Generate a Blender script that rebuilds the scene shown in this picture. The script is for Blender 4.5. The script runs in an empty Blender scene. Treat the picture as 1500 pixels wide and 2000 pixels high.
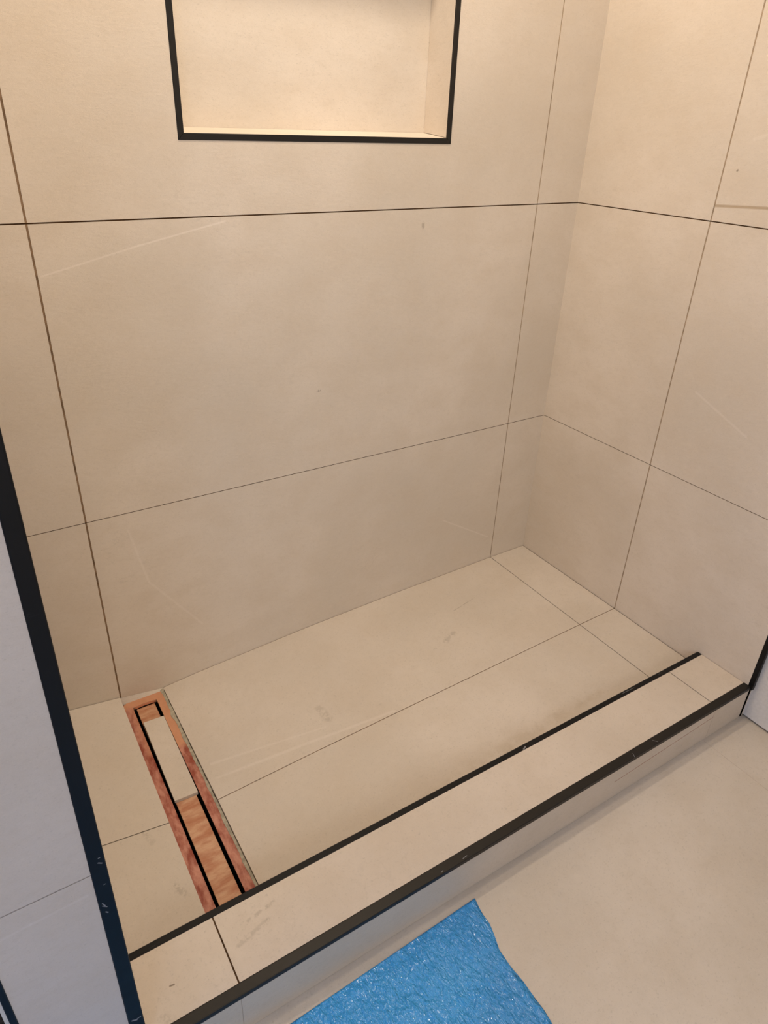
import bpy, bmesh, math, random
from mathutils import Matrix, Vector, noise as mnoise

S = bpy.context.scene
COL = S.collection

# ------------------------------------------------------------------ camera
cam_d = bpy.data.cameras.new('camera')
cam = bpy.data.objects.new('camera', cam_d)
COL.objects.link(cam)
S.camera = cam
F_PX = 1345.384
cam_d.sensor_fit = 'HORIZONTAL'
cam_d.sensor_width = 36.0
cam_d.lens = F_PX * 36.0 / 1500.0
cam_d.shift_x = (750 - 728.471) / 1500.0
cam_d.shift_y = (979.538 - 1000) / 1500.0
cam_d.clip_start = 0.02
RW = ((0.850215, -0.52561383, 0.02940334),
      (-0.23221319, -0.42457449, -0.87510773),
      (0.47245264, 0.73720187, -0.48303406))
right, down, fwd = [Vector(r).normalized() for r in RW]
m = Matrix.Identity(4)
for i in range(3):
    m[i][0] = right[i]; m[i][1] = -down[i]; m[i][2] = -fwd[i]
m[0][3], m[1][3], m[2][3] = -1.50993, -1.39885, 1.24913
cam.matrix_world = m

# ------------------------------------------------------------------ world, lights, exposure
w = bpy.data.worlds.new('world'); S.world = w
w.use_nodes = True
w.node_tree.nodes['Background'].inputs[0].default_value = (0.75, 0.85, 1.0, 1)
w.node_tree.nodes['Background'].inputs[1].default_value = 0.5
S.view_settings.view_transform = 'Standard'
S.view_settings.look = 'None'
S.view_settings.gamma = 1.0
S.view_settings.exposure = 0.0
S.view_settings.use_curve_mapping = False

def area(name, loc, target, sx, sy, power, color, spread=180, shape='RECTANGLE'):
    d = bpy.data.lights.new(name, 'AREA')
    d.shape = shape; d.size = sx
    if shape in ('RECTANGLE', 'ELLIPSE'): d.size_y = sy
    d.energy = power; d.color = color; d.spread = math.radians(spread)
    o = bpy.data.objects.new(name, d); COL.objects.link(o)
    o.location = loc
    dv = Vector(target) - Vector(loc)
    o.rotation_euler = dv.to_track_quat('-Z', 'Y').to_euler()
    return o

WARM = (1.0, 0.80, 0.56)
COOL = (0.62, 0.80, 1.0)
CEIL = 2.33
area('shower_downlight', (-0.84, -0.31, CEIL - 0.02), (-0.84, -0.31, 0), 0.10, 0.10, 9.6, (1.08, 0.90, 0.69), 180, 'DISK')
area('shower_downlight', (-0.80, -0.62, CEIL - 0.02), (-0.80, -0.62, 0), 0.14, 0.14, 6.0, (1.17, 0.96, 0.72), 180, 'DISK')
area('warm_front_fill', (-1.30, -2.74, 1.35), (-1.0, 0.0, 0.9), 1.2, 1.5, 20.0, (0.70, 0.59, 0.43))  # added unseen panel, soft warm fill from the front; no lamp built
area('cool_front_fill', (-2.25, -2.74, 1.30), (-0.7, 0.0, 0.5), 0.6, 1.2, 20.0, (0.48, 0.58, 0.74))  # added cool fill from the front left; the wall here has no doorway
area('window_daylight', (-3.30, -1.38, 1.25), (-1.0, -1.0, 0.3), 0.8, 1.1, 20.0, (0.0, 0.07, 0.26))

# ------------------------------------------------------------------ material helpers
def srgb(r, g, b):
    def f(c):
        c /= 255.0
        return c / 12.92 if c <= 0.04045 else ((c + 0.055) / 1.055) ** 2.4
    return (f(r), f(g), f(b), 1)

class NT:
    def __init__(self, name):
        self.m = bpy.data.materials.new(name); self.m.use_nodes = True
        self.t = self.m.node_tree; self.n = self.t.nodes; self.l = self.t.links
        self.b = self.n['Principled BSDF']
        self.geo = self.n.new('ShaderNodeNewGeometry')
        self.P = self.geo.outputs['Position']
    def link(self, a, b): self.l.new(a, b)
    def setin(self, sock, v):
        if hasattr(v, 'links') or isinstance(v, bpy.types.NodeSocket): self.l.new(v, sock)
        else: sock.default_value = v
    def math(self, op, a, b=0.0, c=None, clamp=False):
        n = self.n.new('ShaderNodeMath'); n.operation = op; n.use_clamp = clamp
        self.setin(n.inputs[0], a); self.setin(n.inputs[1], b)
        if c is not None: self.setin(n.inputs[2], c)
        return n.outputs[0]
    def vmath(self, op, a, b=None, scale=None):
        n = self.n.new('ShaderNodeVectorMath'); n.operation = op
        self.setin(n.inputs[0], a)
        if b is not None: self.setin(n.inputs[1], b)
        if scale is not None: self.setin(n.inputs['Scale'], scale)
        return n.outputs['Value'] if op in ('DOT_PRODUCT', 'LENGTH', 'DISTANCE') else n.outputs['Vector']
    def noise(self, scale, detail=4, rough=0.55, vec=None, stretch=None):
        n = self.n.new('ShaderNodeTexNoise'); n.inputs['Scale'].default_value = scale
        n.inputs['Detail'].default_value = detail; n.inputs['Roughness'].default_value = rough
        v = vec if vec is not None else self.P
        if stretch:
            mp = self.n.new('ShaderNodeMapping'); mp.inputs['Scale'].default_value = stretch
            if len(stretch) > 3: pass
            self.l.new(v, mp.inputs['Vector']); v = mp.outputs['Vector']
        self.l.new(v, n.inputs['Vector'])
        return n.outputs['Fac']
    def ramp(self, f, lo, hi, smooth=True):
        n = self.n.new('ShaderNodeMapRange'); n.clamp = True
        if smooth: n.interpolation_type = 'SMOOTHSTEP'
        self.setin(n.inputs['Value'], f)
        n.inputs['From Min'].default_value = lo; n.inputs['From Max'].default_value = hi
        return n.outputs[0]
    def mix(self, f, a, b, mode='MIX'):
        n = self.n.new('ShaderNodeMix'); n.data_type = 'RGBA'; n.blend_type = mode
        self.setin(n.inputs[0], f); self.setin(n.inputs[6], a); self.setin(n.inputs[7], b)
        return n.outputs[2]
    def segment(self, A, B, width, breakup=None):
        """mask of a line lying in the surface, 1 on it and 0 beyond width"""
        A = Vector(A); B = Vector(B); d = B - A; L2 = d.length_squared
        pa = self.vmath('SUBTRACT', self.P, tuple(A))
        t = self.math('DIVIDE', self.vmath('DOT_PRODUCT', pa, tuple(d)), L2, clamp=True)
        n = self.n.new('ShaderNodeVectorMath'); n.operation = 'SCALE'
        n.inputs[0].default_value = tuple(d); self.l.new(t, n.inputs['Scale'])
        dist = self.vmath('DISTANCE', pa, n.outputs['Vector'])
        mask = self.math('SUBTRACT', 1.0, self.ramp(dist, width * 0.25, width))
        if breakup:
            mask = self.math('MULTIPLY', mask, self.ramp(self.noise(breakup, 3), 0.38, 0.58))
        return mask
    def bump(self, h, strength, dist=0.001, normal=None):
        n = self.n.new('ShaderNodeBump'); n.inputs['Strength'].default_value = strength
        n.inputs['Distance'].default_value = dist
        self.l.new(h, n.inputs['Height'])
        if normal: self.l.new(normal, n.inputs['Normal'])
        return n.outputs[0]

TILE = (0.71, 0.628, 0.530)
TILE_F = (0.640, 0.570, 0.490)     # floor tiles, base darkened to offset lighting that is too strong there
def tile_mat(name, base=TILE, veins=(), marks=(), dirt=0.0, offs=0.0):
    """beige stone-look porcelain. veins: (A, B, width, strength) pale; marks: (A, B, width, colour, strength, breakup)"""
    k = NT(name)
    v = k.vmath('ADD', k.P, (offs, offs * 0.7, offs * 1.3)) if offs else k.P
    big = k.noise(2.2, 3, 0.5, v)
    mid = k.noise(9, 5, 0.6, v, (1, 1, 1.6))
    fine = k.noise(230, 3, 0.65, v, (1, 1, 2.2))
    grain = k.noise(900, 2, 0.5, v)
    b = Vector(base)
    c_lo = tuple(b * 0.91) + (1,); c_hi = tuple(Vector((min(1, b.x * 1.05), b.y * 1.055, b.z * 1.075))) + (1,)
    c = k.mix(k.ramp(big, 0.3, 0.7), c_lo, c_hi)
    c = k.mix(k.math('MULTIPLY', k.ramp(mid, 0.35, 0.72), 0.42), c, tuple(Vector((b.x * 0.90, b.y * 0.865, b.z * 0.82))) + (1,))
    c = k.mix(k.math('MULTIPLY', k.ramp(fine, 0.55, 0.75), 0.5), c, tuple(b * 0.68) + (1,))
    c = k.mix(k.math('MULTIPLY', k.ramp(grain, 0.5, 0.7), 0.12), c, tuple(b * 1.25) + (1,))
    brush = k.noise(62, 4, 0.65, v, (1, 1, 2.0))
    c = k.mix(k.math('MULTIPLY', k.ramp(brush, 0.50, 0.68), 0.15), c, tuple(Vector((b.x * 0.80, b.y * 0.77, b.z * 0.72))) + (1,))
    c = k.mix(k.math('MULTIPLY', k.ramp(brush, 0.46, 0.32), 0.10), c, tuple(b * 1.15) + (1,))
    # hairline veins of the stone pattern
    wv = k.noise(3.1, 6, 0.62, v, (1, 1, 1.8))
    hair = k.math('SUBTRACT', 1.0, k.ramp(k.math('ABSOLUTE', k.math('SUBTRACT', wv, 0.5)), 0.0, 0.006))
    hair = k.math('MULTIPLY', hair, k.ramp(k.noise(4.3, 2, 0.5, v), 0.56, 0.7))
    c = k.mix(k.math('MULTIPLY', hair, 0.12), c, tuple(b * 0.55) + (1,))
    for A, B, wd, st in veins:
        c = k.mix(k.math('MULTIPLY', k.segment(A, B, wd), st), c, (min(1, b.x * 1.28), min(1, b.y * 1.32), min(1, b.z * 1.42), 1))
    if dirt:
        sp = k.noise(46, 3, 0.7, v, (1, 1.9, 1))
        c = k.mix(k.math('MULTIPLY', k.ramp(sp, 0.69, 0.78), dirt), c, tuple(b * 0.36) + (1,))
    for A, B, wd, colr, st, br in marks:
        c = k.mix(k.math('MULTIPLY', k.segment(A, B, wd, br), st), c, colr)
    k.link(c, k.b.inputs['Base Color'])
    k.b.inputs['Roughness'].default_value = 0.62
    k.b.inputs['Specular IOR Level'].default_value = 0.32
    h = k.math('ADD', k.noise(70, 6, 0.7, v, (1, 1, 2.5)), k.math('MULTIPLY', grain, 0.3))
    k.link(k.bump(h, 0.35, 0.0012), k.b.inputs['Normal'])
    return k.m

def plain(name, col, rough=0.7, spec=0.3, metallic=0.0, nscale=60, var=0.12, bump=0.0):
    k = NT(name)
    f = k.noise(nscale, 4)
    c = k.mix(k.ramp(f, 0.3, 0.7), tuple(x * (1 - var) for x in col[:3]) + (1,), tuple(min(1, x * (1 + var)) for x in col[:3]) + (1,))
    k.link(c, k.b.inputs['Base Color'])
    k.b.inputs['Roughness'].default_value = rough
    k.b.inputs['Specular IOR Level'].default_value = spec
    k.b.inputs['Metallic'].default_value = metallic
    if bump: k.link(k.bump(f, bump, 0.001), k.b.inputs['Normal'])
    return k.m

GREY = srgb(110, 98, 84); DK = srgb(88, 70, 52)
Z1, Z2, Z3 = 0.4738, 1.0763, 1.6783
XA, XB = -0.1455, -1.3455
YC = -0.3975

M_back = tile_mat('beige tile back wall', veins=[
    ((-1.338, 0, 0.987), (-1.16, 0, 1.030), 0.0024, 0.34), ((-1.16, 0, 1.030), (-0.984, 0, 1.067), 0.0024, 0.38),
    ((-1.262, 0, 0.43), (-1.235, 0, 0.28), 0.004, 0.20), ((-1.235, 0, 0.28), (-1.12, 0, 0.11), 0.004, 0.20),
    ((-0.36, 0, 0.20), (-0.17, 0, 0.085), 0.003, 0.22)],
    marks=[((-0.782, 0, 0.679), (-0.776, 0, 0.680), 0.004, GREY, 0.7, 200), ((-0.50, 0, 1.035), (-0.50, 0, 1.045), 0.006, DK, 0.35, 90)])
M_right = tile_mat('beige tile right wall', offs=3.7, veins=[
    ((0, -0.47, 0.70), (0, -0.62, 0.64), 0.004, 0.18), ((0, -0.45, 1.24), (0, -0.55, 1.27), 0.005, 0.15)],
    marks=[((0, -0.400, 1.1085), (0, -0.70, 1.126), 0.0045, srgb(150, 122, 80), 0.55, None),
           ((0, -0.43, 1.18), (0, -0.431, 1.181), 0.003, DK, 0.6, None)])
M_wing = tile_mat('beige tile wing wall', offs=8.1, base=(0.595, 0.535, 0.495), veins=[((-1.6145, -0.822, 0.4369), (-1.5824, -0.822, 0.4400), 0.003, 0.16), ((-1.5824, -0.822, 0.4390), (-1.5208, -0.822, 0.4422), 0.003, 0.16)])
M_niche = tile_mat('beige tile niche lining', offs=5.0, base=(0.685, 0.61, 0.52))
M_floor = tile_mat('beige tile shower floor', offs=1.9, dirt=0.35, base=TILE_F, veins=[
    ((-1.225, -0.343, -0.042), (-0.78, -0.390, -0.028), 0.006, 0.22), ((-1.22, -0.30, -0.046), (-0.95, -0.345, -0.034), 0.005, 0.20),
    ((-1.21, -0.27, -0.05), (-1.0, -0.22, -0.04), 0.006, 0.16)],
    marks=[((-0.935, -0.285, -0.032), (-0.93, -0.325, -0.032), 0.016, GREY, 0.22, 110),
           ((-0.48, -0.235, -0.013), (-0.52, -0.255, -0.015), 0.012, GREY, 0.22, 110),
           ((-0.335, -0.225, -0.01), (-0.29, -0.222, -0.01), 0.0018, GREY, 0.6, None),
           ((-0.325, -0.240, -0.01), (-0.28, -0.237, -0.01), 0.0018, GREY, 0.6, None),
           ((-0.42, -0.16, -0.01), (-0.26, -0.13, -0.008), 0.0022, GREY, 0.35, 60),
           ((-1.40, -0.40, -0.04), (-1.39, -0.43, -0.04), 0.010, GREY, 0.18, 150),
           ((-1.38, -0.54, -0.045), (-1.37, -0.56, -0.045), 0.010, GREY, 0.26, 150),
           ((-0.30, -0.60, -0.01), (-1.0, -0.655, -0.03), 0.03, srgb(150, 125, 80), 0.16, 25)])
M_curb = tile_mat('beige tile curb', base=(0.615, 0.54, 0.46), offs=6.3, dirt=0.25, marks=[
    ((-1.30, -0.72, 0.042), (-1.25, -0.712, 0.042), 0.005, GREY, 0.25, 130), ((-1.33, -0.75, 0.042), (-1.27, -0.735, 0.042), 0.006, GREY, 0.22, 130),
    ((-1.446, -0.752, 0.042), (-1.440, -0.753, 0.042), 0.0022, DK, 0.7, None), ((-1.47, -0.79, 0.042), (-1.46, -0.80, 0.042), 0.01, GREY, 0.22, 130)])
M_room = tile_mat('beige tile room floor', offs=11.3, dirt=0.16, base=(0.585, 0.522, 0.450))
M_strip = tile_mat('beige tile drain insert', base=TILE_F, offs=14.0)
M_grout_v = plain('brown joint filler', (0.235, 0.155, 0.095), 0.9, 0.1, nscale=45, var=0.35)
M_grout_p = plain('pale joint filler', (0.37, 0.285, 0.20), 0.9, 0.1, nscale=45, var=0.25)
M_grout_b = plain('beige joint filler', (0.47, 0.395, 0.335), 0.9, 0.1, nscale=45, var=0.15)
M_mortar = plain('grey green mortar', (0.42, 0.385, 0.30), 0.95, 0.1, nscale=120, var=0.22, bump=0.5)
M_steel_gap_shade = plain('black drain channel and wall gap shade', (0.004, 0.004, 0.004), 0.6, 0.2)
M_joint = plain('dark open joint', (0.075, 0.042, 0.022), 0.95, 0.05, nscale=30, var=0.4)
M_sub = plain('dark substrate', (0.035, 0.022, 0.014), 0.95, 0.05)
M_plaster = plain('off white plaster', (0.72, 0.70, 0.68), 0.85, 0.2, nscale=140, var=0.04, bump=0.2)
M_ceil = plain('white ceiling paint', (0.78, 0.76, 0.73), 0.9, 0.1, nscale=90, var=0.03)
M_dark = plain('dark brown grainy floor', (0.045, 0.036, 0.030), 0.9, 0.1, nscale=300, var=0.5)

def black_metal(name='black anodised aluminium', col=(0.006, 0.006, 0.0065), scuff=0.6, spec=0.22, marks=()):
    k = NT(name)
    s1 = k.ramp(k.noise(55, 5, 0.7, k.P, (0.35, 2.2, 1)), 0.66, 0.74)
    s2 = k.ramp(k.noise(14, 3, 0.6), 0.5, 0.7)
    mk = k.math('MULTIPLY', k.math('MULTIPLY', s1, s2), scuff)
    c = k.mix(mk, col + (1,), (0.16, 0.15, 0.14, 1))
    for A, B, wd in marks: c = k.mix(k.math('MULTIPLY', k.segment(A, B, wd), 0.8), c, (0.30, 0.30, 0.32, 1))
    k.link(c, k.b.inputs['Base Color'])
    k.link(k.math('ADD', k.math('MULTIPLY', k.noise(35, 3), 0.2), 0.34), k.b.inputs['Roughness'])
    k.b.inputs['Specular IOR Level'].default_value = spec
    return k.m
M_black = black_metal(marks=[
    ((-1.4972, -0.8235, 0.488), (-1.5008, -0.8235, 0.491), 0.0012), ((-1.498, -0.8235, 0.4987), (-1.4995, -0.8235, 0.4987), 0.001),
    ((-1.5075, -0.8235, 0.4177), (-1.5052, -0.8235, 0.4115), 0.0010), ((-1.5061, -0.8235, 0.3997), (-1.5041, -0.8235, 0.3969), 0.0012),
    ((-1.5080, -0.8235, 0.4130), (-1.5035, -0.8235, 0.4080), 0.0009), ((-1.5096, -0.8235, 0.1450), (-1.5040, -0.8235, 0.1410), 0.0020),
    ((-1.5030, -0.8235, 0.1430), (-1.4985, -0.8235, 0.1440), 0.0014), ((-1.5008, -0.8235, 0.4497), (-1.4990, -0.8235, 0.4500), 0.0008),
    ((-0.6316, -0.6817, 0.041), (-0.6236, -0.6781, 0.041), 0.0025), ((-0.4283, -0.6790, 0.041), (-0.424, -0.6740, 0.041), 0.0012),
    ((-0.30, -0.6750, 0.04), (-0.26, -0.6760, 0.04), 0.0009), ((-0.17, -0.6760, 0.04), (-0.155, -0.6750, 0.04), 0.0010)])
M_black_soft = black_metal('charcoal anodised aluminium', (0.013, 0.011, 0.009), 0.15, 0.30, marks=[
    ((-0.3521, -0.8195, 0.040), (-0.3586, -0.8106, 0.040), 0.0008), ((-0.4329, -0.8221, 0.040), (-0.4284, -0.8130, 0.040), 0.0008),
    ((-0.9616, -0.8192, 0.041), (-0.9570, -0.8180, 0.041), 0.0010), ((-0.9100, -0.8180, 0.041), (-0.9000, -0.8170, 0.041), 0.0009)])

# copper coloured protective film of the drain
def flange_mat():
    k = NT('copper red film')
    blotch = k.noise(26, 4, 0.6, k.P, (2.4, 1, 1))
    c = k.mix(k.ramp(blotch, 0.30, 0.68), srgb(138, 62, 44), srgb(196, 138, 118))
    c = k.mix(k.math('MULTIPLY', k.ramp(k.noise(90, 3), 0.45, 0.7), 0.35), c, srgb(160, 84, 62))
    sx = k.n.new('ShaderNodeSeparateXYZ'); k.link(k.P, sx.inputs[0])
    # bare orange zone at the wall end and the upper right border
    yy = k.math('ADD', sx.outputs[1], k.math('MULTIPLY', k.math('SUBTRACT', k.noise(30, 2), 0.5), 0.05))
    rr = k.ramp(sx.outputs[0], -1.345, -1.31)
    zone_r = k.math('MULTIPLY', k.ramp(yy, -0.215, -0.195), rr)
    zone_t = k.ramp(yy, -0.045, -0.02)
    zone = k.math('MAXIMUM', zone_r, zone_t)
    c = k.mix(k.math('MULTIPLY', zone, 0.85), c, srgb(206, 150, 114))
    k.link(c, k.b.inputs['Base Color'])
    k.b.inputs['Roughness'].default_value = 0.5
    k.link(k.bump(k.noise(160, 4), 0.25, 0.001), k.b.inputs['Normal'])
    return k.m
def tray_mat():
    k = NT('orange wavy film')
    n1 = k.noise(22, 4, 0.6, k.P, (1.0, 3.2, 1))
    c = k.mix(k.ramp(n1, 0.32, 0.68), srgb(176, 116, 84), srgb(206, 164, 132))
    c = k.mix(k.math('MULTIPLY', k.ramp(k.noise(75, 4, 0.6, k.P, (0.6, 2, 1)), 0.4, 0.7), 0.4), c, srgb(190, 134, 98))
    k.link(c, k.b.inputs['Base Color'])
    k.b.inputs['Roughness'].default_value = 0.45
    k.link(k.bump(k.noise(60, 4, 0.6, k.P, (0.6, 2.4, 1)), 0.4, 0.002), k.b.inputs['Normal'])
    return k.m
M_flange = flange_mat(); M_tray = tray_mat()
M_copper = plain('bare copper edge', srgb(226, 170, 140), 0.25, 0.6, 0.6, 80, 0.1)

def sheet_mat():
    k = NT('blue polythene film')
    c = k.mix(k.ramp(k.noise(5, 4), 0.35, 0.65), (0.022, 0.27, 0.68, 1), (0.035, 0.33, 0.77, 1))
    k.link(c, k.b.inputs['Base Color'])
    k.b.inputs['Roughness'].default_value = 0.14
    k.b.inputs['Specular IOR Level'].default_value = 0.9
    a = k.noise(80, 3, 0.6, k.P, (1, 0.5, 1))
    n1 = k.bump(a, 1.0, 0.012)
    b = k.noise(24, 3, 0.5)
    k.link(k.bump(b, 0.5, 0.010, n1), k.b.inputs['Normal'])
    return k.m
M_sheet = sheet_mat()
M_red = plain('red pencil', srgb(150, 84, 66), 0.9, 0.1)

# ------------------------------------------------------------------ mesh helpers
class MB:
    def __init__(self): self.bm = bmesh.new(); self.mats = []
    def mi(self, mat):
        if mat not in self.mats: self.mats.append(mat)
        return self.mats.index(mat)
    def hexa(self, pts, mat, bevel=0.0, seg=2):
        vs = [self.bm.verts.new(p) for p in pts]
        q = [(0, 3, 2, 1), (4, 5, 6, 7), (0, 1, 5, 4), (1, 2, 6, 5), (2, 3, 7, 6), (3, 0, 4, 7)]
        fs = [self.bm.faces.new([vs[i] for i in f]) for f in q]
        mi = self.mi(mat)
        for f in fs: f.material_index = mi
        if bevel:
            es = list({e for f in fs for e in f.edges})
            r = bmesh.ops.bevel(self.bm, geom=es, offset=bevel, segments=seg, affect='EDGES', profile=0.6)
            for f in r['faces']: f.material_index = mi; f.smooth = True
    def box(self, x0, x1, y0, y1, z0, z1, mat, bevel=0.0, seg=2):
        x0, x1 = sorted((x0, x1)); y0, y1 = sorted((y0, y1)); z0, z1 = sorted((z0, z1))
        self.hexa([(x0, y0, z0), (x1, y0, z0), (x1, y1, z0), (x0, y1, z0),
                   (x0, y0, z1), (x1, y0, z1), (x1, y1, z1), (x0, y1, z1)], mat, bevel, seg)
    def surf(self, f, x0, x1, y0, y1, nx, ny, thick, mat):
        """slab whose top follows z = f(x, y)"""
        mi = self.mi(mat); top = []; bot = []
        for j in range(ny + 1):
            for i in range(nx + 1):
                x = x0 + (x1 - x0) * i / nx; y = y0 + (y1 - y0) * j / ny; z = f(x, y)
                top.append(self.bm.verts.new((x, y, z))); bot.append(self.bm.verts.new((x, y, z - thick)))
        W = nx + 1; fs = []
        for j in range(ny):
            for i in range(nx):
                a = j * W + i
                fs.append([top[a], top[a + 1], top[a + 1 + W], top[a + W]])
                fs.append([bot[a], bot[a + W], bot[a + 1 + W], bot[a + 1]])
        rim = [i for i in range(W)] + [j * W + nx for j in range(1, ny + 1)] + [ny * W + i for i in range(nx - 1, -1, -1)] + [j * W for j in range(ny - 1, 0, -1)]
        for q in range(len(rim)):
            a, b = rim[q], rim[(q + 1) % len(rim)]
            fs.append([top[b], top[a], bot[a], bot[b]])
        for f_ in fs:
            g = self.bm.faces.new(f_); g.material_index = mi
    def prism(self, poly, z0, z1, mat, zf=None):
        mi = self.mi(mat)
        lo = [self.bm.verts.new((x, y, z0)) for x, y in poly]; hi = [self.bm.verts.new((x, y, z1)) for x, y in poly]
        n = len(poly)
        fs = [self.bm.faces.new(hi), self.bm.faces.new(list(reversed(lo)))]
        for i in range(n):
            fs.append(self.bm.faces.new([lo[i], lo[(i + 1) % n], hi[(i + 1) % n], hi[i]]))
        for f in fs: f.material_index = mi
    def build(self, name, parent=None, **props):
        bmesh.ops.recalc_face_normals(self.bm, faces=self.bm.faces)
        me = bpy.data.meshes.new(name); self.bm.to_mesh(me); self.bm.free()
        for mt in self.mats: me.materials.append(mt)
        o = bpy.data.objects.new(name, me); COL.objects.link(o)
        if parent:
            o.parent = parent
            o.matrix_parent_inverse = Matrix.Translation(-parent.location - (parent.parent.location if parent.parent else Vector((0, 0, 0)))) if parent.type == 'EMPTY' else Matrix.Identity(4)
        for k_, v_ in props.items(): o[k_] = v_
        return o

def thing(name, label, cat, loc=(0, 0, 0), group=None):
    o = bpy.data.objects.new(name, None); COL.objects.link(o); o.location = loc
    o.empty_display_size = 0.05
    o['label'] = label; o['category'] = cat
    if group: o['group'] = group
    return o

FZ = -0.067                      # room floor level
ST = dict(kind='structure')

# ------------------------------------------------------------------ walls
# niche opening in the back wall
NX0, NX1, NZ0, NZ1 = -1.0635, -0.4375, 1.2090, 1.6550
ND = 0.090
HG = 0.0009                      # half of a tight joint

def wall_back():
    b = MB()
    rows = [(-0.085, Z1 - HG * 1.0), (Z1 + HG * 1.0, Z2 - HG * 1.5), (Z2 + HG * 1.5, Z3 - HG), (Z3 + HG, CEIL)]
    cols = [(-1.497, XB - 0.0019), (XB + 0.0019, XA - 0.0016), (XA + 0.0016, 0.0)]
    for r, (z0, z1) in enumerate(rows):
        for c, (x0, x1) in enumerate(cols):
            if r == 2 and c == 1:
                b.box(x0, x1, 0, 0.010, z0, NZ0, M_back); b.box(x0, x1, 0, 0.010, NZ1, z1, M_back)
                b.box(x0, NX0, 0, 0.010, NZ0, NZ1, M_back); b.box(NX1, x1, 0, 0.010, NZ0, NZ1, M_back)
            else:
                b.box(x0, x1, 0, 0.010, z0, z1, M_back)
            if c < 2:
                g = cols[c][1], cols[c + 1][0]
                b.box(g[0], g[1], 0.0005, 0.010, z0, z1, M_grout_v if c == 0 else M_grout_p)
    for zz, hh in ((Z1, HG), (Z2, HG * 1.5), (Z3, HG)):
        b.box(-1.497, 0.0, 0.0009, 0.010, zz - hh, zz + hh, M_joint)
    # masonry behind, open at the niche
    b.box(-1.66, NX0, 0.010, 0.24, -0.3, CEIL, M_sub); b.box(NX1, 0.20, 0.010, 0.24, -0.3, CEIL, M_sub)
    b.box(NX0, NX1, 0.010, 0.24, -0.3, NZ0, M_sub); b.box(NX0, NX1, 0.010, 0.24, NZ1, CEIL, M_sub)
    b.box(NX0, NX1, 0.12, 0.24, NZ0, NZ1, M_sub)
    b.build('wall_back', **ST)
wall_back()

def wall_shower_right():
    b = MB()
    rows = [(-0.085, Z1 - HG * 1.0), (Z1 + HG * 1.0, Z2 - HG * 1.4), (Z2 + HG * 1.4, Z3 - HG), (Z3 + HG, CEIL)]
    cols = [(0.0, YC + 0.0017), (YC - 0.0017, -0.8215)]
    for z0, z1 in rows:
        for y0, y1 in cols:
            b.box(0, 0.010, y1, y0, z0, z1, M_right)
        b.box(0.0005, 0.010, YC - 0.0017, YC + 0.0017, z0, z1, M_grout_p)
    for zz, hh in ((Z1, HG), (Z2, HG * 1.4), (Z3, HG)):
        b.box(0.0009, 0.010, -0.8215, 0.0, zz - hh, zz + hh, M_joint)
    b.box(0.010, 0.20, -0.8140, 0.010, -0.3, CEIL, M_sub)
    b.build('wall_shower_right', **ST)
wall_shower_right()

def wall_left_wing():
    b = MB()
    # core, inner shower lining, tiled front
    b.box(-1.633, -1.507, -0.812, 0.010, -0.3, CEIL, M_sub)
    for z0, z1 in [(-0.085, Z1 - HG), (Z1 + HG, Z2 - HG), (Z2 + HG, Z3 - HG), (Z3 + HG, CEIL)]:
        for y1, y0 in [(YC + 0.001, 0.0), (-0.806, YC - 0.001)]:
            b.box(-1.507, -1.497, y1, y0, z0, z1, M_wing)
        zz0 = max(z0, FZ)
        b.hexa([(-1.6285, -0.822, zz0), (-1.5163 + 0.010 * zz0, -0.822, zz0), (-1.5163 + 0.010 * zz0, -0.812, zz0), (-1.6285, -0.812, zz0),
                (-1.6285, -0.822, z1), (-1.5163 + 0.010 * z1, -0.822, z1), (-1.5163 + 0.010 * z1, -0.812, z1), (-1.6285, -0.812, z1)], M_wing)
    b.box(-1.643, -1.633, -0.812, -0.575, FZ, CEIL, M_plaster)
    b.build('wall_left', **ST)
wall_left_wing()

# plastered walls of the room around the shower
b = MB(); b.box(0.014, 0.20, -2.80, -0.8215, FZ + 0.0065, CEIL, M_plaster)
b.box(0.021, 0.20, -2.80, -0.8215, -0.3, FZ + 0.0065, M_steel_gap_shade); b.build('wall_right', **ST)  # near-black strip painted in as the shadow gap under the plaster
b = MB(); b.box(-3.45, 0.20, -2.95, -2.80, -0.3, CEIL, M_plaster); b.build('wall_front', **ST)
b = MB(); b.box(-3.45, -1.643, -0.575, -0.43, FZ, CEIL, M_plaster); b.build('wall_alcove', **ST)
WY0, WY1, WZ0, WZ1 = -1.85, -0.95, 0.65, 1.85
b = MB()
b.box(-3.60, -3.45, -2.95, WY0, -0.3, CEIL, M_plaster); b.box(-3.60, -3.45, WY1, -0.43, -0.3, CEIL, M_plaster)
b.box(-3.60, -3.45, WY0, WY1, -0.3, WZ0, M_plaster); b.box(-3.60, -3.45, WY0, WY1, WZ1, CEIL, M_plaster)
b.build('wall_far_left', **ST)
wf = MB()
for y0, y1, z0, z1 in [(WY0, WY1, WZ0, WZ0 + 0.06), (WY0, WY1, WZ1 - 0.06, WZ1), (WY0, WY0 + 0.06, WZ0 + 0.06, WZ1 - 0.06), (WY1 - 0.06, WY1, WZ0 + 0.06, WZ1 - 0.06)]:
    wf.box(-3.56, -3.49, y0, y1, z0, z1, M_ceil, 0.004)
win = wf.build('window_1', **ST)
kg = NT('frosted glass'); kg.b.inputs['Transmission Weight'].default_value = 1.0; kg.b.inputs['Roughness'].default_value = 0.35
kg.link(kg.mix(kg.noise(40), (0.85, 0.9, 0.95, 1), (0.9, 0.95, 1, 1)), kg.b.inputs['Base Color'])
pb = MB(); pb.box(-3.53, -3.522, WY0 + 0.06, WY1 - 0.06, WZ0 + 0.06, WZ1 - 0.06, kg.m); pb.build('window_pane', win)
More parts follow.
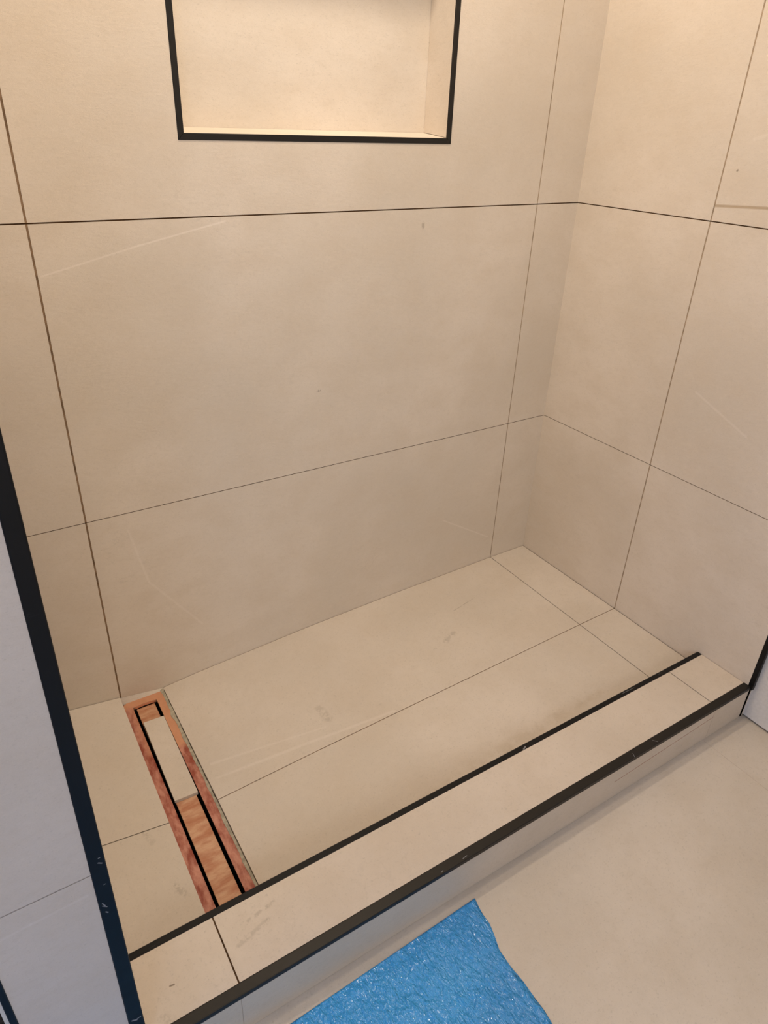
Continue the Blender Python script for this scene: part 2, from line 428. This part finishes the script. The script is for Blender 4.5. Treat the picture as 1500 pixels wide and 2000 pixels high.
b = MB(); b.box(-3.60, 0.20, -2.95, 0.24, CEIL, CEIL + 0.1, M_ceil); b.build('ceiling', **ST)

# ------------------------------------------------------------------ floors
def interp(tab, x):
    for (xa, za), (xb, zb) in zip(tab, tab[1:]):
        if xb <= x <= xa:
            return za + (zb - za) * (x - xa) / (xb - xa)
    return tab[0][1] if x > tab[0][0] else tab[-1][1]
T0 = [(0, -.0006), (-.1455, -.0010), (-.5326, -.0112), (-.8224, -.0222), (-1.1487, -.0425), (-1.2415, -.0520), (-1.348, -.0340), (-1.50, -.0130)]
T1 = [(0, -.0012), (-.1455, -.0046), (-.7394, -.0250), (-1.0248, -.0350), (-1.2415, -.0455), (-1.348, -.0480), (-1.50, -.0235)]
def zf(x, y):
    s = min(1.0, max(0.0, -y / 0.40))
    return interp(T0, x) * (1 - s) + interp(T1, x) * s - max(0.0, (-y - 0.40)) * 0.010

XR, XL = -1.2405, -1.3475        # tile edges beside the drain
b = MB()
g = 0.0011
for y1, y0 in [(YC + g, -0.0015), (-0.672, YC - g)]:
    b.surf(zf, XA + g, -0.0022, y1, y0, 3, 8, 0.010, M_floor)
    b.surf(zf, XR, XA - g, y1, y0, 26, 8, 0.010, M_floor)
    b.surf(zf, -1.497, XL, y1, y0, 6, 8, 0.010, M_floor)
# filler in the long joint and beside the wall at the drain
b.surf(lambda x, y: zf(x, y) - 0.0012, XR, -0.002, YC - g, YC + g, 20, 1, 0.006, M_grout_v)
b.surf(lambda x, y: zf(x, y) - 0.0014, XA - g, XA + g, -0.672, -0.001, 1, 14, 0.006, M_sub)
b.surf(lambda x, y: (zf(x, y) - 0.0008) * (1 + y / 0.0078) + (-0.0548) * (-y / 0.0078), XL, XR, -0.0078, -0.0005, 6, 2, 0.03, M_floor)
b.surf(lambda x, y: zf(x, y) - 0.0007, -0.0024, -0.0001, -0.672, -0.001, 1, 14, 0.006, M_joint)
b.surf(lambda x, y: zf(x, y) - 0.0006, XR, -0.002, -0.0016, -0.0001, 26, 1, 0.006, M_grout_v)
b.box(-1.497, 0.010, -0.672, 0.0, -0.16, -0.085, M_sub)
b.build('floor_shower', **ST)

b = MB()
ft = 0.012
def rt(x0, x1, y0, y1): b.box(x0, x1, y0, y1, FZ - ft, FZ, M_room)
GF = 0.0010
rt(XA + GF * 0.6 - 0.002, 0.030, -2.80, -0.815)
rt(-1.345, XA - GF * 0.6 - 0.002, -2.80, -0.815)
rt(-2.545, -1.347, -2.80, -0.815)
rt(-3.45, -2.547, -2.80, -0.815)
b.box(-3.45, 0.030, -2.80, -0.815, FZ - 0.05, FZ - 0.0003, M_grout_b)
b.box(-3.45, -1.643, -0.815, -0.575, FZ - 0.05, FZ - 0.0005, M_dark)  # dark brown floor patch left of the wing wall
b.box(-3.60, 0.20, -2.95, 0.24, -0.30, -0.20, M_sub)
b.build('floor', **ST)

# ------------------------------------------------------------------ curb
curb = thing('shower_curb', 'low beige tiled shower curb running between the two side walls', 'curb', (-0.74, -0.747, FZ))
def cz(x): return 0.0385 + 0.0038 * (-x / 1.5)
def slab(b, x0, x1, y0, y1, dz0, dz1, mat, n=1, bevel=0.0):
    """box along x following the curb's level; dz are offsets from the top"""
    for i in range(n):
        a = x0 + (x1 - x0) * i / n; c = x0 + (x1 - x0) * (i + 1) / n
        b.hexa([(a, y0, cz(a) + dz0), (c, y0, cz(c) + dz0), (c, y1, cz(c) + dz0), (a, y1, cz(a) + dz0),
                (a, y0, cz(a) + dz1), (c, y0, cz(c) + dz1), (c, y1, cz(c) + dz1), (a, y1, cz(a) + dz1)], mat, bevel)
b = MB(); b.box(-1.497, 0.0, -0.812, -0.682, -0.085, 0.024, M_sub); b.build('core', curb)
b = MB()
YI, YO = -0.6835, -0.8035
for x0, x1 in [(-1.497, -1.3523), (-1.3495, -1.0), (-1.0, -0.1355), (-0.1333, -0.0016)]:
    slab(b, x0, x1, YO, YI, -0.010, 0.0, M_curb)
b.build('top_tiles', curb)
b = MB(); slab(b, -1.3523, -1.3495, YO, YI, -0.010, -0.0010, M_joint); slab(b, -0.1355, -0.1333, YO, YI, -0.010, -0.0012, M_sub); slab(b, -0.0016, -0.0004, YO, YI, -0.010, -0.0008, M_grout_v)
b.build('top_joints', curb)
b = MB()
for x0, x1 in [(-1.497, -1.3562), (-1.3550, -0.1385), (-0.1373, 0.0142)]:
    b.box(x0, x1, -0.8215, -0.812, FZ + 0.0008, 0.030, M_curb)
b.box(-1.3562, -1.3550, -0.8210, -0.812, FZ, 0.030, M_grout_b); b.box(-0.1385, -0.1373, -0.8210, -0.812, FZ, 0.030, M_grout_b)
b.build('front_tiles', curb)
b = MB(); b.box(-1.497, -0.0006, -0.682, -0.6725, -0.08, 0.030, M_curb); b.build('inner_tiles', curb)
b = MB()
b.hexa([(-0.4838, -0.8217, -0.0109), (-0.1378, -0.8217, 0.0054), (-0.1378, -0.8214, 0.0054), (-0.4838, -0.8214, -0.0109),
        (-0.4838, -0.8217, -0.0101), (-0.1378, -0.8217, 0.0062), (-0.1378, -0.8214, 0.0062), (-0.4838, -0.8214, -0.0101)], M_red)
b.build('pencil_line', curb, label='thin red pencil line drawn on the front')

# ------------------------------------------------------------------ black edge trims
def trim(name, label, fn):
    b = MB(); fn(b); o = b.build(name); o['label'] = label; o['category'] = 'edge trim'; o['group'] = 'black tile edge profiles'
    return o
def f_in(b):
    slab(b, -1.497, -0.0004, -0.6837, -0.6705, -0.010, 0.0004, M_black, 1, 0.0010)
trim('edge_trim', 'long black metal edge trim along the inner edge of the curb, beside the drain', f_in)
def f_out(b):
    slab(b, -1.497, 0.0100, -0.8228, -0.8033, -0.0105, 0.0004, M_black_soft, 1, 0.0018)
trim('edge_trim', 'long black metal edge trim along the outer edge of the curb, facing the room floor', f_out)
def f_wing(b):
    xi = lambda z: -1.4957 + 0.0058 * z
    xo = lambda z: -1.5163 + 0.0100 * z
    for z0, z1 in [(FZ, CEIL)]:
        b.hexa([(xo(z0), -0.8235, z0), (xi(z0), -0.8235, z0), (xi(z0), -0.806, z0), (xo(z0), -0.806, z0),
                (xo(z1), -0.8235, z1), (xi(z1), -0.8235, z1), (xi(z1), -0.806, z1), (xo(z1), -0.806, z1)], M_black, 0.0020, 3)
trim('edge_trim', 'tall wide black vertical edge trim on the left wall, at the shower opening', f_wing)
trim('edge_trim', 'black vertical edge trim on the far left corner of the left wall, at the bottom left of the photo',
     lambda b: b.box(-1.6365, -1.6282, -0.8235, -0.806, FZ, CEIL, M_black, 0.0015))
trim('edge_trim', 'black vertical edge trim on the right wall where the curb ends',
     lambda b: b.box(-0.0004, 0.0105, -0.8275, -0.8150, 0.030, CEIL, M_black, 0.0012))

# ------------------------------------------------------------------ niche
niche = thing('wall_niche', 'rectangular recessed wall niche with a black frame in the back wall', 'niche', (-0.75, 0.0, NZ0))
FW = 0.0118
ix0, ix1, iz0, iz1 = NX0 + FW, NX1 - FW, NZ0 + FW, NZ1 - FW
b = MB(); b.box(ix0 - 0.008, ix1 + 0.008, ND, ND + 0.010, iz0 - 0.010, iz1 + 0.010, M_niche); b.build('back_panel', niche)
b = MB(); b.hexa([(ix0 - 0.006, 0.0015, iz0 - 0.010), (ix1 + 0.006, 0.0015, iz0 - 0.010), (ix1 + 0.006, ND, iz0 - 0.010), (ix0 - 0.006, ND, iz0 - 0.010),
                  (ix0 - 0.006, 0.0015, iz0), (ix1 + 0.006, 0.0015, iz0), (ix1 + 0.006, ND - 0.0006, iz0 + 0.0080), (ix0 - 0.006, ND - 0.0006, iz0 + 0.0080)], M_niche)
b.build('ledge', niche)
b = MB(); b.box(ix0 - 0.006, ix1 + 0.006, 0.0015, ND - 0.0006, iz1, iz1 + 0.010, M_niche); b.build('top_panel', niche)
for xa, xb in [(ix0 - 0.010, ix0), (ix1, ix1 + 0.010)]:
    b = MB()
    b.hexa([(xa, 0.0015, iz0 + 0.0010), (xb, 0.0015, iz0 + 0.0010), (xb, ND - 0.0006, iz0 + 0.0090), (xa, ND - 0.0006, iz0 + 0.0090),
            (xa, 0.0015, iz1), (xb, 0.0015, iz1), (xb, ND - 0.0006, iz1), (xa, ND - 0.0006, iz1)], M_niche)
    b.build('side_panel', niche)
def frame_bar(p_out0, p_out1, p_in1, p_in0):
    b = MB()
    pts = [p_out0, p_out1, p_in1, p_in0]
    b.hexa([(x, -0.0012, z) for x, z in pts] + [(x, 0.0035, z) for x, z in pts], M_black_soft, 0.0007, 1)
    b.build('frame_bar', niche)
o00, o10, o11, o01 = (NX0, NZ0), (NX1, NZ0), (NX1, NZ1), (NX0, NZ1)
i00, i10, i11, i01 = (ix0, iz0), (ix1, iz0), (ix1, iz1), (ix0, iz1)
frame_bar(o00, o10, i10, i00); frame_bar(o10, o11, i11, i10); frame_bar(o11, o01, i01, i11); frame_bar(o01, o00, i00, i01)

# ------------------------------------------------------------------ linear drain
DZ = -0.0545
drain = thing('linear_drain', 'long narrow floor drain with copper red film and two black slots', 'floor drain', (-1.296, -0.33, DZ))
fx0, fx1 = -1.3475, -1.2455
sxl0, sxl1 = -1.3262, -1.3185    # left slot
sxr0, sxr1 = -1.2735, -1.2668    # right slot
yt, yb = -0.0075, -0.6720
ysl = -0.0300
b = MB()
# flange: frame around the channel with clipped outer corners at the wall end
b.prism([(fx0, yb), (sxl0, yb), (sxl0, ysl), (sxr1, ysl), (sxr1, yb), (fx1, yb), (fx1, yt - 0.006), (fx1 - 0.002, yt - 0.0022), (fx1 - 0.0065, yt),
         (fx0 + 0.012, yt), (fx0 + 0.0045, yt - 0.003), (fx0, yt - 0.010)], DZ - 0.0025, DZ, M_flange)
flange = b.build('flange', drain)
b = MB()
b.box(sxl0 - 0.0015, sxl0, yb, ysl, DZ - 0.045, DZ - 0.0026, M_steel_gap_shade); b.box(sxr1, sxr1 + 0.0015, yb, ysl, DZ - 0.045, DZ - 0.0026, M_steel_gap_shade)
b.box(sxl0 - 0.0015, sxr1 + 0.0015, yb, ysl, DZ - 0.047, DZ - 0.045, M_steel_gap_shade); b.box(sxl0 - 0.0015, sxr1 + 0.0015, ysl, ysl + 0.0015, DZ - 0.047, DZ - 0.0026, M_steel_gap_shade)
channel = b.build('channel', drain)
b = MB(); b.box(sxl1, sxr0, yb, ysl - 0.0028, DZ - 0.0105, DZ - 0.0075, M_tray, 0.0006)
b.box(sxl1, sxl1 + 0.0012, yb, ysl - 0.0028, DZ - 0.040, DZ - 0.0105, M_steel_gap_shade); b.box(sxr0 - 0.0012, sxr0, yb, ysl - 0.0028, DZ - 0.040, DZ - 0.0105, M_steel_gap_shade)
b.build('inlay_tray', drain)
# bent copper lip at the end of the channel
b = MB(); n = 14
for i in range(n):
    t0, t1 = i / n, (i + 1) / n
    xa = sxl0 + 0.0005 + (sxr1 - sxl0 - 0.001) * t0; xb = sxl0 + 0.0005 + (sxr1 - sxl0 - 0.001) * t1
    ya = ysl - 0.0020 + 0.0028 * math.sin(math.pi * t0); yb2 = ysl - 0.0020 + 0.0028 * math.sin(math.pi * t1)
    b.hexa([(xa, ya - 0.0012, DZ - 0.006), (xb, yb2 - 0.0012, DZ - 0.006), (xb, yb2, DZ - 0.006), (xa, ya, DZ - 0.006),
            (xa, ya - 0.0012, DZ + 0.0012), (xb, yb2 - 0.0012, DZ + 0.0012), (xb, yb2, DZ + 0.0012), (xa, ya, DZ + 0.0012)], M_copper)
b.build('end_lip', channel, label='bent shiny copper lip')
# smeared mortar bead on the right border
random.seed(4)
b = MB(); pts_in = []; N = 90
for i in range(N + 1):
    y = yt + 0.004 + (yb - yt - 0.004) * i / N
    wv = 0.0012 + 0.0042 * max(0.0, mnoise.noise(Vector((y * 26, 1.7, 0)))) + 0.0010 * mnoise.noise(Vector((y * 120, 5.1, 0)))
    if -0.125 < y < -0.085: wv += 0.0050 * (1 - abs(y + 0.105) / 0.02)
    if y > -0.28: wv += 0.0016
    pts_in.append((fx1 - wv, y))
poly = [(XR - 0.0012 - (0.0007 if (i % 7) < 3 and i < 55 else 0), yt + 0.004 + (yb - yt - 0.004) * i / N) for i in range(N + 1)]
for i in range(N):
    a, c = pts_in[i], pts_in[i + 1]; d, e = poly[i + 1], poly[i]
    z = DZ + 0.0008
    b.hexa([(a[0], a[1], DZ - 0.002), (c[0], c[1], DZ - 0.002), (d[0], d[1], DZ - 0.002), (e[0], e[1], DZ - 0.002),
            (a[0], a[1], z), (c[0], c[1], z), (d[0], d[1], z + 0.002), (e[0], e[1], z + 0.002)], M_mortar)
b.build('mortar_bead', flange, label='rough grey green mortar smeared along the right border')
b = MB(); b.box(fx0 - 0.012, XR + 0.012, yb, yt + 0.006, -0.085, DZ - 0.0480, M_sub); b.build('bedding', drain)

# cut tile strip lying on the tray
b = MB()
zt = DZ + 0.0012
b.hexa([(-1.3205, -0.3475, zt - 0.0085), (-1.2695, -0.3500, zt - 0.0085), (-1.2675, -0.0945, zt - 0.0085), (-1.3175, -0.0925, zt - 0.0085),
        (-1.3205, -0.3475, zt), (-1.2695, -0.3500, zt), (-1.2675, -0.0945, zt), (-1.3175, -0.0925, zt)], M_strip, 0.0004, 1)
o = b.build('tile_strip'); o['label'] = 'short loose cut strip of beige tile lying in the drain channel'; o['category'] = 'tile'

# ------------------------------------------------------------------ blue protective film on the room floor
edge = [(-0.8885, -0.8435), (-0.8925, -0.8600), (-0.8950, -0.8757), (-0.8952, -0.8955), (-0.9015, -0.9172), (-0.9105, -0.9410), (-0.9120, -0.9767),
        (-0.9092, -1.0021), (-0.9100, -1.0316), (-0.9096, -1.0577), (-0.9126, -1.0804), (-0.905, -1.20), (-0.915, -1.40), (-0.900, -1.75)]
b = MB(); mi = b.mi(M_sheet)
NXs, NYs = 150, 110
def ex(y):
    for (xa, ya), (xb, yb_) in zip(edge, edge[1:]):
        if yb_ <= y <= ya: return xa + (xb - xa) * (y - ya) / (yb_ - ya)
    return edge[-1][0]
top = []; bot = []
for j in range(NYs + 1):
    tj = j / NYs
    y = -0.8435 + (-1.75 + 0.8435) * (tj ** 1.2)
    xr = ex(y)
    for i in range(NXs + 1):
        s = i / NXs; x = xr + (-2.05 - xr) * s
        yy = y - 0.009 * min(1.0, (xr - x) / 0.42) * (1 - tj) ** 6
        h = 0.0030 * mnoise.noise(Vector((x * 9, yy * 13, 3))) + 0.0016 * mnoise.noise(Vector((x * 30, yy * 22, 7)))
        fall = min(1.0, 12 * min(s, tj, 1 - s, 1 - tj) + 0.1)
        z = FZ + 0.0012 + (0.0032 + h) * fall
        top.append(b.bm.verts.new((x, yy, max(z, FZ + 0.0010)))); bot.append(b.bm.verts.new((x, yy, FZ + 0.0003)))
W = NXs + 1
def addf(vs, sm=True):
    f = b.bm.faces.new(vs); f.material_index = mi; f.smooth = sm
for j in range(NYs):
    for i in range(NXs):
        a = j * W + i
        addf([top[a], top[a + 1], top[a + 1 + W], top[a + W]]); addf([bot[a], bot[a + W], bot[a + 1 + W], bot[a + 1]])
rim = list(range(W)) + [j * W + NXs for j in range(1, NYs + 1)] + [NYs * W + i for i in range(NXs - 1, -1, -1)] + [j * W for j in range(NYs - 1, 0, -1)]
for q in range(len(rim)):
    a, c = rim[q], rim[(q + 1) % len(rim)]
    addf([top[c], top[a], bot[a], bot[c]], False)
o = b.build('plastic_sheet'); o['label'] = 'wrinkled glossy blue plastic sheet lying on the room floor'; o['category'] = 'plastic sheet'
